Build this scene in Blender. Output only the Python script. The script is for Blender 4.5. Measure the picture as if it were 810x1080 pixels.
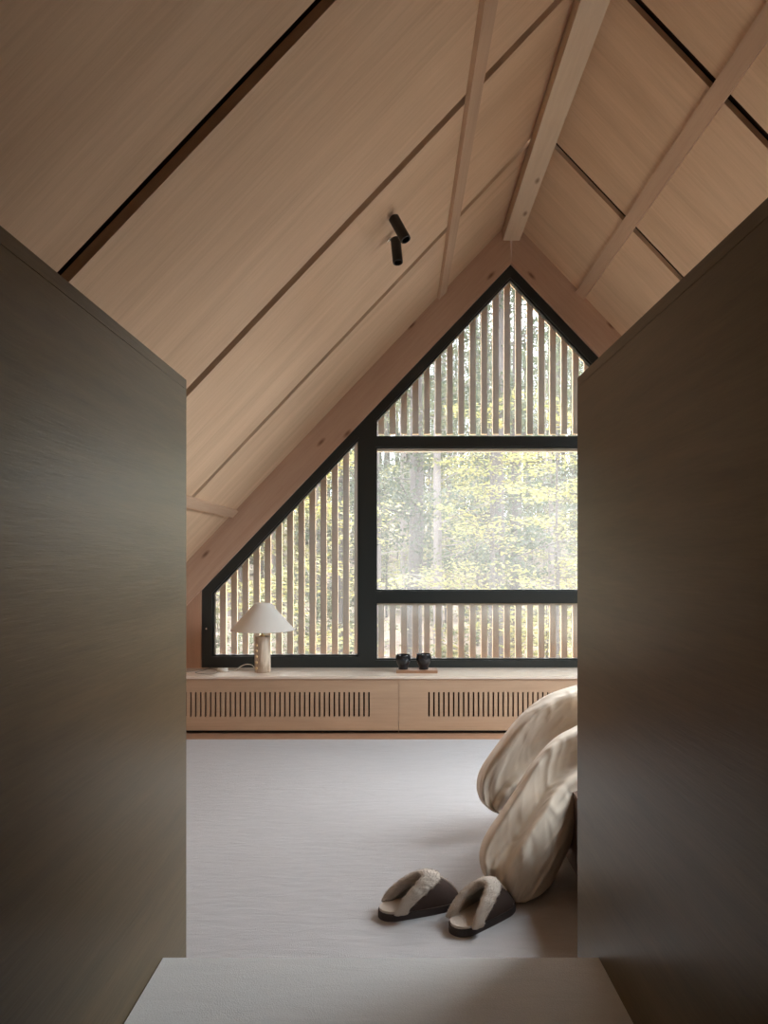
import bpy, bmesh, math, random
from mathutils import Vector, Matrix, noise
R = math.radians
random.seed(7)
for o in list(bpy.data.objects): bpy.data.objects.remove(o)
scene = bpy.context.scene
COL = scene.collection

# ------------------------------------------------------------------ camera
FPX, VX, VY, CZ = 780.0, 422.0, 588.0, 1.115      # focal length in px, vanishing point, eye height
cd = bpy.data.cameras.new('camera'); cam = bpy.data.objects.new('camera', cd); COL.objects.link(cam)
cam.location = (0, 0, CZ); cam.rotation_euler = (R(90), 0, 0)
cd.sensor_fit = 'AUTO'; cd.sensor_width = 36.0; cd.lens = FPX / 1080 * 36
cd.shift_x = -(VX - 405) / 1080; cd.shift_y = (VY - 540) / 1080
cd.clip_start = 0.05; cd.clip_end = 300
scene.camera = cam

# ------------------------------------------------------------------ light and exposure
w = bpy.data.worlds.new('world'); scene.world = w; w.use_nodes = True
wn = w.node_tree.nodes; bg = wn['Background']
bg.inputs[0].default_value = (0.86, 0.93, 1.0, 1); bg.inputs[1].default_value = 5.5
sd = bpy.data.lights.new('sun', 'SUN'); sd.energy = 19.0; sd.angle = R(60); sd.color = (1, .98, .96)
sun = bpy.data.objects.new('sun', sd); COL.objects.link(sun); sun.rotation_euler = (R(-42), R(8), 0)
# added lamp behind the unseen roof window, brightens the room from the right
sk = bpy.data.lights.new('added_side_light', 'AREA'); sk.shape = 'RECTANGLE'; sk.size = 1.66; sk.size_y = 1.76; sk.energy = 112; sk.color = (.82, .93, 1)
sko = bpy.data.objects.new('added_side_light', sk); COL.objects.link(sko)
pl = bpy.data.lights.new('window_portal', 'AREA'); pl.shape = 'RECTANGLE'; pl.size = 4.4; pl.size_y = 2.9
po = bpy.data.objects.new('window_portal', pl); COL.objects.link(po)
po.location = (0.76, 5.40, 1.75); po.rotation_euler = (R(-90), 0, 0); pl.cycles.is_portal = True
scene.view_settings.view_transform = 'Standard'; scene.view_settings.look = 'None'
scene.view_settings.gamma = 1; scene.view_settings.use_curve_mapping = False
scene.view_settings.exposure = 0.25
cy = scene.cycles
cy.max_bounces = 10; cy.diffuse_bounces = 7; cy.glossy_bounces = 3; cy.transparent_max_bounces = 16
cy.transmission_bounces = 4; cy.sample_clamp_indirect = 8; cy.use_denoising = True
cy.caustics_reflective = False; cy.caustics_refractive = False

# ------------------------------------------------------------------ helpers
def P(px, py, Y): return Vector(((px - VX) * Y / FPX, Y, CZ - (py - VY) * Y / FPX))
def FY(py, z=0.0): return FPX * (CZ - z) / (py - VY)
def tag(o, label=None, cat=None, group=None, kind=None):
    if label: o['label'] = label
    if cat: o['category'] = cat
    if group: o['group'] = group
    if kind: o['kind'] = kind
    return o
def empty(name, loc=(0, 0, 0), rot=(0, 0, 0), parent=None):
    o = bpy.data.objects.new(name, None); COL.objects.link(o); o.location = loc; o.rotation_euler = rot
    o.empty_display_size = .05
    if parent: o.parent = parent
    return o
def obj(name, bm, mat, parent=None, smooth=False, loc=None, rot=None, angle=None):
    bmesh.ops.recalc_face_normals(bm, faces=bm.faces[:])
    me = bpy.data.meshes.new(name); bm.to_mesh(me); bm.free()
    for m in (mat if isinstance(mat, (list, tuple)) else [mat]): me.materials.append(m)
    if smooth:
        me.polygons.foreach_set('use_smooth', [True] * len(me.polygons))
        if angle: me.set_sharp_from_angle(angle=R(angle))
    o = bpy.data.objects.new(name, me); COL.objects.link(o)
    if loc: o.location = loc
    if rot: o.rotation_euler = rot
    if parent: o.parent = parent
    return o
def box(bm, x0, x1, y0, y1, z0, z1, mi=0):
    vs = [bm.verts.new((x, y, z)) for x in (x0, x1) for y in (y0, y1) for z in (z0, z1)]
    for f in ((0, 1, 3, 2), (4, 6, 7, 5), (0, 4, 5, 1), (2, 3, 7, 6), (0, 2, 6, 4), (1, 5, 7, 3)):
        bm.faces.new([vs[i] for i in f]).material_index = mi
    return vs
def bevel(bm, w, seg=2, ang=30):
    es = [e for e in bm.edges if e.is_manifold and e.calc_face_angle(0) > R(ang)]
    bmesh.ops.bevel(bm, geom=es, offset=w, segments=seg, profile=.5, affect='EDGES', clamp_overlap=True)
def boxo(name, x0, x1, y0, y1, z0, z1, mat, parent=None, bv=0.0, **k):
    bm = bmesh.new(); box(bm, x0, x1, y0, y1, z0, z1)
    if bv: bevel(bm, bv)
    return obj(name, bm, mat, parent, **k)
def prism(bm, pts, y0, y1):
    a = [bm.verts.new((x, y0, z)) for x, z in pts]; b = [bm.verts.new((x, y1, z)) for x, z in pts]
    n = len(pts)
    bm.faces.new(a); bm.faces.new(b[::-1])
    for i in range(n): bm.faces.new((a[i], b[i], b[(i + 1) % n], a[(i + 1) % n]))
def ring(bm, out, inn, y0, y1):
    n = len(out); V = lambda pts, y: [bm.verts.new((x, y, z)) for x, z in pts]
    a, b, c, d = V(out, y0), V(inn, y0), V(out, y1), V(inn, y1)
    for i in range(n):
        j = (i + 1) % n
        bm.faces.new((a[i], a[j], b[j], b[i])); bm.faces.new((c[i], d[i], d[j], c[j]))
        bm.faces.new((a[i], c[i], c[j], a[j])); bm.faces.new((b[i], b[j], d[j], d[i]))
def lathe(bm, prof, seg=32, cx=0, cy=0, caps=True):
    rings = []
    for r, z in prof:
        if r < 1e-5: rings.append([bm.verts.new((cx, cy, z))])
        else: rings.append([bm.verts.new((cx + r * math.cos(2 * math.pi * i / seg), cy + r * math.sin(2 * math.pi * i / seg), z)) for i in range(seg)])
    for a, b in zip(rings, rings[1:]):
        for i in range(seg):
            j = (i + 1) % seg
            if len(a) == 1 and len(b) == 1: continue
            if len(a) == 1: bm.faces.new((a[0], b[j], b[i]))
            elif len(b) == 1: bm.faces.new((a[i], a[j], b[0]))
            else: bm.faces.new((a[i], a[j], b[j], b[i]))
    if caps:
        if len(rings[0]) > 1: bm.faces.new(rings[0][::-1])
        if len(rings[-1]) > 1: bm.faces.new(rings[-1])
def tube(bm, pts, rad, seg=8, cap=True):
    pts = [Vector(p) for p in pts]; rad = rad if isinstance(rad, (list, tuple)) else [rad] * len(pts)
    rs = []; up = Vector((0, 0, 1)); prev = None
    for i, p in enumerate(pts):
        t = (pts[min(i + 1, len(pts) - 1)] - pts[max(i - 1, 0)]).normalized()
        if prev is None:
            a = t.cross(up if abs(t.z) < .9 else Vector((1, 0, 0))).normalized()
        else:
            a = (prev - t * prev.dot(t)).normalized()
        prev = a; b = t.cross(a)
        rs.append([bm.verts.new(p + (a * math.cos(2 * math.pi * k / seg) + b * math.sin(2 * math.pi * k / seg)) * rad[i]) for k in range(seg)])
    for a, b in zip(rs, rs[1:]):
        for k in range(seg): bm.faces.new((a[k], a[(k + 1) % seg], b[(k + 1) % seg], b[k]))
    if cap: bm.faces.new(rs[0][::-1]); bm.faces.new(rs[-1])
def cr(pts, n):
    """smooth curve through points, n steps per span"""
    pts = [Vector(p) for p in pts]; out = []
    q = [pts[0] * 2 - pts[1]] + pts + [pts[-1] * 2 - pts[-2]]
    for i in range(1, len(q) - 2):
        for k in range(n):
            t = k / n; a, b, c, d = q[i - 1:i + 3]
            out.append(.5 * ((2 * b) + (c - a) * t + (2 * a - 5 * b + 4 * c - d) * t * t + (3 * b - a - 3 * c + d) * t ** 3))
    out.append(pts[-1]); return out

# ------------------------------------------------------------------ materials
def nt(name):
    m = bpy.data.materials.new(name); m.use_nodes = True
    t = m.node_tree; return m, t.nodes, t.links, t.nodes['Principled BSDF']
def plain(name, col, rough=.6, metal=0.0, spec=.5, bump=0, bscale=200):
    m, n, l, b = nt(name)
    b.inputs['Base Color'].default_value = (*col, 1); b.inputs['Roughness'].default_value = rough
    b.inputs['Metallic'].default_value = metal; b.inputs['Specular IOR Level'].default_value = spec
    if bump:
        tc = n.new('ShaderNodeTexCoord'); no = n.new('ShaderNodeTexNoise'); no.inputs['Scale'].default_value = bscale
        no.inputs['Detail'].default_value = 4
        bp = n.new('ShaderNodeBump'); bp.inputs['Strength'].default_value = bump; bp.inputs['Distance'].default_value = .003
        l.new(tc.outputs['Object'], no.inputs['Vector']); l.new(no.outputs[0], bp.inputs['Height']); l.new(bp.outputs[0], b.inputs['Normal'])
    return m
def wood(name, c1, c2, axis='X', rough=.55, fine=1.0, knots=False, contrast=1.0, spec=.35):
    """veneer or timber: grain runs along the axis in object space"""
    m, n, l, b = nt(name)
    tc = n.new('ShaderNodeTexCoord')
    def mp(along, across):
        s = {'X': (along, across, across), 'Y': (across, along, across), 'Z': (across, across, along)}[axis]
        k = n.new('ShaderNodeMapping'); k.inputs['Scale'].default_value = s; l.new(tc.outputs['Object'], k.inputs['Vector']); return k
    def nz(mapn, det=4, rgh=.6, dist=0.0):
        k = n.new('ShaderNodeTexNoise'); k.inputs['Scale'].default_value = 1; k.inputs['Detail'].default_value = det
        k.inputs['Roughness'].default_value = rgh; k.inputs['Distortion'].default_value = dist
        l.new(mapn.outputs[0], k.inputs['Vector']); return k
    big = nz(mp(.6, 5), 3, .5, 1.2); mid = nz(mp(2.5, 60 * fine), 4, .6, .3); fin = nz(mp(9, 340 * fine), 3, .7)
    def mth(op, a, bb):
        k = n.new('ShaderNodeMath'); k.operation = op
        for i, v in enumerate((a, bb)):
            if isinstance(v, (int, float)): k.inputs[i].default_value = v
            else: l.new(v, k.inputs[i])
        return k.outputs[0]
    s = mth('ADD', mth('ADD', mth('MULTIPLY', big.outputs[0], .45), mth('MULTIPLY', mid.outputs[0], .3)), mth('MULTIPLY', fin.outputs[0], .25))
    rp = n.new('ShaderNodeValToRGB'); l.new(s, rp.inputs[0])
    h = .16 / contrast
    rp.color_ramp.elements[0].position = .5 - h; rp.color_ramp.elements[1].position = .5 + h
    rp.color_ramp.elements[0].color = (*c2, 1); rp.color_ramp.elements[1].color = (*c1, 1)
    colr = rp.outputs[0]
    if knots:
        sp = n.new('ShaderNodeSeparateXYZ'); l.new(tc.outputs['Object'], sp.inputs[0]); cb = n.new('ShaderNodeCombineXYZ')
        l.new(mth('MULTIPLY', sp.outputs[knots[0]], 1.6), cb.inputs[0]); l.new(mth('MULTIPLY', sp.outputs[knots[1]], 4.5), cb.inputs[1])
        vo = n.new('ShaderNodeTexVoronoi'); vo.voronoi_dimensions = '2D'; vo.inputs['Scale'].default_value = 1
        l.new(cb.outputs[0], vo.inputs['Vector'])
        kr = n.new('ShaderNodeValToRGB'); l.new(vo.outputs['Distance'], kr.inputs[0])
        kr.color_ramp.elements[0].position = .02; kr.color_ramp.elements[1].position = .075
        kr.color_ramp.elements[0].color = (.28, .17, .11, 1); kr.color_ramp.elements[1].color = (1, 1, 1, 1)
        mx = n.new('ShaderNodeMixRGB'); mx.blend_type = 'MULTIPLY'; mx.inputs[0].default_value = .8
        l.new(colr, mx.inputs[1]); l.new(kr.outputs[0], mx.inputs[2]); colr = mx.outputs[0]
    l.new(colr, b.inputs['Base Color']); b.inputs['Roughness'].default_value = rough
    b.inputs['Specular IOR Level'].default_value = spec
    bp = n.new('ShaderNodeBump'); bp.inputs['Strength'].default_value = .25; bp.inputs['Distance'].default_value = .0015
    l.new(fin.outputs[0], bp.inputs['Height']); l.new(bp.outputs[0], b.inputs['Normal'])
    return m

M = {}
M['ceil'] = wood('ceiling_veneer', (.71, .50, .33), (.57, .385, .245), 'X', .6, contrast=1.4)
M['batten'] = wood('batten_timber', (.58, .40, .27), (.46, .30, .20), 'Y', .6)
M['beam'] = wood('ridge_timber', (.74, .58, .42), (.60, .45, .31), 'Y', .6, knots='YX')
M['rafter'] = wood('rafter_timber', (.60, .42, .31), (.46, .30, .21), 'X', .6, knots='XZ')
M['post'] = wood('post_timber', (.50, .31, .21), (.38, .23, .16), 'Z', .6)
M['bench'] = wood('bench_veneer', (.56, .38, .25), (.43, .28, .18), 'X', .5)
M['top'] = wood('worktop_veneer', (.80, .68, .56), (.72, .60, .49), 'X', .22, spec=.6)
M['part'] = wood('partition_veneer', (.150, .100, .047), (.085, .057, .026), 'Y', .30, fine=.5, contrast=1.3, spec=.3)
M['part'].node_tree.nodes['Principled BSDF'].inputs['Specular Tint'].default_value = (1, .86, .58, 1)
M['floorw'] = wood('floor_timber', (.42, .24, .15), (.32, .18, .11), 'X', .4)
M['slat'] = wood('slat_timber', (.90, .71, .47), (.78, .59, .38), 'Z', .7)
M['black'] = plain('black_frame', (.018, .022, .021), .4, spec=.5)
M['blackm'] = plain('black_metal', (.012, .012, .011), .4)
M['chrome'] = plain('chrome', (.7, .68, .64), .2, 1.0)
M['dark'] = plain('dark_backing', (.045, .022, .014), .9, spec=.1)
M['brass'] = plain('brass', (.75, .55, .28), .3, 1.0)
M['cord'] = plain('cord_plastic', (.75, .72, .66), .5)
M['wire'] = plain('thin_wire', (.07, .06, .05), .5)
M['ceramic'] = plain('black_ceramic', (.012, .012, .014), .18, bump=.3, bscale=60)
M['bedbase'] = wood('bed_timber', (.20, .12, .085), (.15, .09, .06), 'Y', .6)
M['mattress'] = plain('mattress_cotton', (.7, .66, .6), .9)
M['sole'] = plain('rubber_sole', (.045, .03, .027), .75, bump=.4, bscale=300)
M['suede'] = plain('brown_suede', (.065, .043, .036), .95, spec=.1, bump=.5, bscale=500)
M['fleece'] = plain('sheep_fleece', (.56, .48, .41), .95, spec=.1, bump=1.0, bscale=260)
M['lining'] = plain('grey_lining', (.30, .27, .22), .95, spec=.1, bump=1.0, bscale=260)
M['stitch'] = plain('white_thread', (.75, .70, .62), .8)

def carpet_mat(name, col, col2, bs=.55):
    m, n, l, b = nt(name)
    tc = n.new('ShaderNodeTexCoord')
    def nz(sc, det, dist=0):
        mp = n.new('ShaderNodeMapping'); mp.inputs['Scale'].default_value = sc; l.new(tc.outputs['Object'], mp.inputs['Vector'])
        k = n.new('ShaderNodeTexNoise'); k.inputs['Scale'].default_value = 1; k.inputs['Detail'].default_value = det
        k.inputs['Distortion'].default_value = dist; l.new(mp.outputs[0], k.inputs['Vector']); return k
    wv = nz((9, 34, 1), 4, .6); fb = nz((420, 420, 1), 2)
    mx = n.new('ShaderNodeMixRGB'); l.new(wv.outputs[0], mx.inputs[0]); mx.inputs[1].default_value = (*col, 1); mx.inputs[2].default_value = (*col2, 1)
    m2 = n.new('ShaderNodeMixRGB'); m2.blend_type = 'OVERLAY'; m2.inputs[0].default_value = .25
    l.new(mx.outputs[0], m2.inputs[1]); l.new(fb.outputs[0], m2.inputs[2]); l.new(m2.outputs[0], b.inputs['Base Color'])
    b.inputs['Roughness'].default_value = .95; b.inputs['Specular IOR Level'].default_value = .15
    b.inputs['Sheen Weight'].default_value = .2
    ad = n.new('ShaderNodeMath'); ad.operation = 'MULTIPLY_ADD'; l.new(wv.outputs[0], ad.inputs[0]); ad.inputs[1].default_value = 1.6; l.new(fb.outputs[0], ad.inputs[2])
    bp = n.new('ShaderNodeBump'); bp.inputs['Strength'].default_value = bs; bp.inputs['Distance'].default_value = .004
    l.new(ad.outputs[0], bp.inputs['Height']); l.new(bp.outputs[0], b.inputs['Normal'])
    return m
M['carpet'] = carpet_mat('wool_carpet', (.39, .37, .37), (.46, .44, .44))
M['step'] = carpet_mat('landing_carpet', (.74, .73, .72), (.80, .79, .78), .25)

def linen():
    m, n, l, b = nt('linen_cover')
    b.inputs['Base Color'].default_value = (.70, .59, .475, 1); b.inputs['Roughness'].default_value = .85
    b.inputs['Specular IOR Level'].default_value = .2; b.inputs['Sheen Weight'].default_value = .15
    tc = n.new('ShaderNodeTexCoord'); mp = n.new('ShaderNodeMapping'); mp.inputs['Rotation'].default_value = (0, R(-35), 0); mp.inputs['Scale'].default_value = (1, 1, .38)
    no = n.new('ShaderNodeTexNoise'); no.noise_type = 'RIDGED_MULTIFRACTAL'; no.inputs['Scale'].default_value = 13
    no.inputs['Detail'].default_value = 3; no.inputs['Distortion'].default_value = .5; no.inputs['Roughness'].default_value = .45
    bp = n.new('ShaderNodeBump'); bp.inputs['Strength'].default_value = .9; bp.inputs['Distance'].default_value = .018
    l.new(tc.outputs['Object'], mp.inputs[0]); l.new(mp.outputs[0], no.inputs['Vector']); l.new(no.outputs[0], bp.inputs['Height']); l.new(bp.outputs[0], b.inputs['Normal'])
    return m
M['linen'] = linen()
def shade_mat():
    m, n, l, b = nt('lamp_shade_cotton')
    out = n['Material Output']; b.inputs['Base Color'].default_value = (.90, .88, .84, 1); b.inputs['Roughness'].default_value = .8
    tr = n.new('ShaderNodeBsdfTranslucent'); tr.inputs[0].default_value = (.8, .74, .66, 1)
    mx = n.new('ShaderNodeMixShader'); mx.inputs[0].default_value = .4
    l.new(b.outputs[0], mx.inputs[1]); l.new(tr.outputs[0], mx.inputs[2]); l.new(mx.outputs[0], out.inputs[0]); return m
M['shade'] = shade_mat()
def stone():
    m, n, l, b = nt('travertine')
    tc = n.new('ShaderNodeTexCoord'); mp = n.new('ShaderNodeMapping'); mp.inputs['Scale'].default_value = (30, 30, 6); l.new(tc.outputs['Object'], mp.inputs[0])
    no = n.new('ShaderNodeTexNoise'); no.inputs['Scale'].default_value = 1; no.inputs['Detail'].default_value = 6; no.inputs['Distortion'].default_value = 1
    l.new(mp.outputs[0], no.inputs[0]); rp = n.new('ShaderNodeValToRGB'); l.new(no.outputs[0], rp.inputs[0])
    rp.color_ramp.elements[0].position = .35; rp.color_ramp.elements[1].position = .65
    rp.color_ramp.elements[0].color = (.38, .27, .19, 1); rp.color_ramp.elements[1].color = (.66, .55, .43, 1)
    l.new(rp.outputs[0], b.inputs['Base Color']); b.inputs['Roughness'].default_value = .45; return m
M['stone'] = stone()
M['gold'] = plain('brass_studs', (.66, .50, .30), .35, .6)
def glass():
    m, n, l, b = nt('hazy_dusty_glass'); n.remove(b); out = n['Material Output']
    tr = n.new('ShaderNodeBsdfTransparent'); gl = n.new('ShaderNodeBsdfGlossy'); gl.inputs['Roughness'].default_value = 0.0
    fr = n.new('ShaderNodeFresnel'); fr.inputs[0].default_value = 1.5
    m1 = n.new('ShaderNodeMixShader'); l.new(fr.outputs[0], m1.inputs[0]); l.new(tr.outputs[0], m1.inputs[1]); l.new(gl.outputs[0], m1.inputs[2])
    tl = n.new('ShaderNodeBsdfTranslucent'); tl.inputs[0].default_value = (.9, .92, .9, 1)
    tc = n.new('ShaderNodeTexCoord'); no = n.new('ShaderNodeTexNoise'); no.inputs['Scale'].default_value = 5; no.inputs['Detail'].default_value = 5
    l.new(tc.outputs['Object'], no.inputs[0]); mr = n.new('ShaderNodeMapRange'); mr.inputs[1].default_value = .3; mr.inputs[2].default_value = .8
    mr.inputs[3].default_value = HAZE_DUST * .8; mr.inputs[4].default_value = HAZE_DUST * 1.25; l.new(no.outputs[0], mr.inputs[0])
    m2 = n.new('ShaderNodeMixShader'); l.new(mr.outputs[0], m2.inputs[0]); l.new(m1.outputs[0], m2.inputs[1]); l.new(tl.outputs[0], m2.inputs[2])
    l.new(m2.outputs[0], out.inputs[0]); return m
HAZE_DUST = .055  # pale outdoor haze mixed into the panes as translucency, plus some dust
M['glass'] = glass()

def leafm(name, c1, c2):
    m, n, l, b = nt(name); out = n['Material Output']
    g = n.new('ShaderNodeNewGeometry'); no = n.new('ShaderNodeTexNoise'); no.inputs['Scale'].default_value = 3.0; no.inputs['Detail'].default_value = 3
    l.new(g.outputs['Position'], no.inputs[0])
    rp = n.new('ShaderNodeValToRGB'); l.new(no.outputs[0], rp.inputs[0]); rp.color_ramp.elements[0].position = .4; rp.color_ramp.elements[1].position = .6
    rp.color_ramp.elements[0].color = (*c1, 1); rp.color_ramp.elements[1].color = (*c2, 1)
    l.new(rp.outputs[0], b.inputs['Base Color']); b.inputs['Roughness'].default_value = .6
    tl = n.new('ShaderNodeBsdfTranslucent'); l.new(rp.outputs[0], tl.inputs[0])
    mx = n.new('ShaderNodeMixShader'); mx.inputs[0].default_value = .5
    l.new(b.outputs[0], mx.inputs[1]); l.new(tl.outputs[0], mx.inputs[2]); l.new(mx.outputs[0], out.inputs[0]); return m
M['leaf_y'] = leafm('autumn_yellow_leaf', (.36, .31, .11), (.25, .26, .10))
M['leaf_g'] = leafm('pale_green_leaf', (.13, .16, .085), (.20, .20, .11))
M['leaf_c'] = leafm('pine_needle', (.07, .09, .06), (.11, .125, .08))
M['bark'] = wood('pine_bark', (.14, .12, .11), (.08, .07, .065), 'Z', .9, fine=.3)
M['barkp'] = wood('pale_bark', (.25, .215, .20), (.17, .145, .135), 'Z', .9, fine=.2)
def groundm():
    m, n, l, b = nt('leaf_litter')
    tc = n.new('ShaderNodeTexCoord'); no = n.new('ShaderNodeTexNoise'); no.inputs['Scale'].default_value = 3.5; no.inputs['Detail'].default_value = 10
    no.inputs['Roughness'].default_value = .75; l.new(tc.outputs['Object'], no.inputs[0])
    rp = n.new('ShaderNodeValToRGB'); l.new(no.outputs[0], rp.inputs[0]); e = rp.color_ramp.elements
    e[0].position = .36; e[0].color = (.14, .10, .075, 1); e[1].position = .62; e[1].color = (.36, .29, .24, 1)
    k = e.new(.5); k.color = (.25, .19, .155, 1)
    l.new(rp.outputs[0], b.inputs['Base Color']); b.inputs['Roughness'].default_value = .95; return m
M['ground'] = groundm()

# ------------------------------------------------------------------ dimensions
AX, AZ = .76, 3.428           # apex of the ceiling planes
SL = 1.055; TH = math.atan(SL)
Y0, YF, YG, YB = 5.06, 5.09, 5.14, -2.3      # rafter face, window frame face, glass, rear wall
XL, XR = -1.75, 3.27
SEAMS = [YB, -.50, .62, 1.755, 2.865, 4.0, Y0 + .02]
ULEN = (AX - XL) / math.cos(TH)

# ------------------------------------------------------------------ ceiling
def slope_root(name, side):
    # local X runs down the slope, local Z points up out of the roof
    o = empty(name, (AX, 0, AZ))
    if side < 0:
        m = Matrix(((-math.cos(TH), 0, -math.sin(TH)), (0, 1, 0), (-math.sin(TH), 0, math.cos(TH))))
        # columns: local x, y, z ; mirrored handedness fixed by flipping y
        m = Matrix(((-math.cos(TH), 0, -math.sin(TH)), (0, -1, 0), (-math.sin(TH), 0, math.cos(TH))))
    else:
        m = Matrix(((math.cos(TH), 0, math.sin(TH)), (0, 1, 0), (-math.sin(TH), 0, math.cos(TH))))
    o.rotation_mode = 'QUATERNION'; o.rotation_quaternion = m.to_quaternion()
    return o
GAP = .055
U0, U1, W0, W1 = 1.5, 3.2, 2.6, 4.4      # unseen roof window added in the right slope for side light
roots = {}
for side, nm in ((-1, 'ceiling_left'), (1, 'ceiling_right')):
    r = slope_root(nm, side); tag(r, kind='structure'); roots[side] = r
    s = -1 if side < 0 else 1
    def yy(a, b): return (a, b) if s > 0 else (-b, -a)
    a, b = yy(YB, 5.6)
    if side < 0: boxo('roof_deck', 0, ULEN + .2, a, b, .034, .20, M['dark'], r)
    else:
        for u0, u1, ya, yb in ((0, U0, a, b), (U1, ULEN + .2, a, b), (U0, U1, a, W0), (U0, U1, W1, b)): boxo('roof_deck', u0, u1, ya, yb, .034, .20, M['dark'], r)
    for i in range(len(SEAMS) - 1):
        y0 = SEAMS[i] + (GAP / 2 if i else 0); y1 = SEAMS[i + 1] - (GAP / 2 if i < len(SEAMS) - 2 else 0)
        a, b = yy(y0, y1)
        if side > 0 and a < W1 and b > W0:
            for u0, u1, ya, yb in ((.004, U0, a, b), (U1, ULEN + .1, a, b), (U0, U1, a, W0), (U0, U1, W1, b)):
                if yb - ya > .01: boxo('ceiling_panel', u0, u1, ya, yb, 0, .022, M['ceil'], r)
        else:
            ch = .006 if i else 0; bm = bmesh.new()
            prof = [(a, .022), (b, .022), (b, 0), (a + ch, 0)] if s > 0 else [(a, .022), (b, .022), (b - ch, 0), (a, 0)]
            va = [bm.verts.new((.004, y, z)) for y, z in prof]; vb = [bm.verts.new((ULEN + .1, y, z)) for y, z in prof]
            bm.faces.new(va); bm.faces.new(vb[::-1])
            for q in range(4): bm.faces.new((va[q], vb[q], vb[(q + 1) % 4], va[(q + 1) % 4]))
            obj('ceiling_panel', bm, M['ceil'], r)
    def batten(u, wd, th, lab):
        a, b = yy(YB, Y0 + .005)
        o = boxo('ceiling_batten', u - wd / 2, u + wd / 2, a, b, -th, -.0002, M['batten'], r, bv=.002)
        return o
    if side > 0:
        wr_ = empty('added_roof_window', (0, 0, 0), parent=r); 
        for u0, u1, ya, yb in ((U0 - .03, U0 + .02, W0 - .03, W1 + .03), (U1 - .02, U1 + .03, W0 - .03, W1 + .03), (U0 + .02, U1 - .02, W0 - .03, W0 + .02), (U0 + .02, U1 - .02, W1 - .02, W1 + .03)):
            boxo('added_roof_window_frame', u0, u1, ya, yb, -.012, .21, M['black'], r)
        boxo('added_roof_window_pane', U0 + .02, U1 - .02, W0 + .02, W1 - .02, .16, .166, M['glass'], r)
        bpy.data.objects.remove(wr_)
        q_ = r.rotation_quaternion; p_ = q_ @ Vector(((U0 + U1) / 2, (W0 + W1) / 2, .24)) + r.location
        sko.location = p_; sko.rotation_mode = 'QUATERNION'; sko.rotation_quaternion = q_
    batten(.70, .075, .022, '')
    batten((AX + 1.142) / math.cos(TH) , .06, .022, '')
rb = boxo('ridge_beam', AX - .057, AX + .057, YB, Y0 + .004, 3.283, 3.37, M['beam'], bv=.002)
tag(rb, 'pale knotty timber ridge beam running along the peak of the ceiling', 'beam', kind='structure')

# ------------------------------------------------------------------ gable rafters and wall
def rafter(side):
    # u from apex, lower edge offset .20 below ceiling
    d = .205
    L = ULEN + .05
    bm = bmesh.new()
    pts = [(0, 0), (L, 0), (L, -d), (-d * math.tan(R(90) - (R(90) - TH)) if 0 else 0, -d)]
    # mitred at the apex: at local x the vertical line through the apex is z = -x / tan(TH)
    pts = [(0, .02), (L, .02), (L, -d), (d * math.tan(TH), -d)]
    a, b = (Y0, 5.30) if side > 0 else (-5.30, -Y0)
    prism(bm, pts, a, b); bevel(bm, .002, 1)
    o = obj('rafter', bm, M['rafter']); r = roots[side]
    o.location = r.location; o.rotation_mode = 'QUATERNION'; o.rotation_quaternion = r.rotation_quaternion
    return o
tag(rafter(-1), 'knotty brown timber rafter framing the left slope of the gable window', 'rafter', kind='structure')
tag(rafter(1), 'brown timber rafter framing the right slope of the gable window', 'rafter', kind='structure')

def G(px, py, Y=YF): p = P(px, py, Y); return (p.x, p.z)
AXP = VX + AX * FPX / YF          # apex px in frame plane
def mir(p): return (2 * AX - p[0], p[1])
FXL = G(213, 0)[0]; FB = .3578
zB = G(0, 620)[1]; SLF = (G(0, 276)[1] - zB) / (AX - FXL); zA = zB + SLF * (AX - FXL)
def fz(x, off=0): return zB + SLF * (min(x, 2 * AX - x) - FXL) - off      # sloping frame line
PX = FPX / YF
# gable wall: posts left and right of the window, wall below the sill
for side, nm in ((-1, 'wall_gable_left'), (1, 'wall_gable_right')):
    bm = bmesh.new()
    pts = [(XL, -.2), (FXL - .003, -.2), (FXL - .003, zB + .02), (XL, zB + .02 - (FXL - XL) * SL * .2)]
    pts = [(XL, -.2), (FXL - .003, -.2), (FXL - .003, 1.0), (XL, 1.0)]
    if side > 0: pts = [mir(p) for p in pts]
    prism(bm, pts, Y0 + .012, 5.28); tag(obj(nm, bm, M['post']), kind='structure')
boxo('wall_below_window', FXL - .003, 2 * AX - FXL + .003, YF + .005, 5.28, -.2, FB - .002, M['post'])['kind'] = 'structure'

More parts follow.
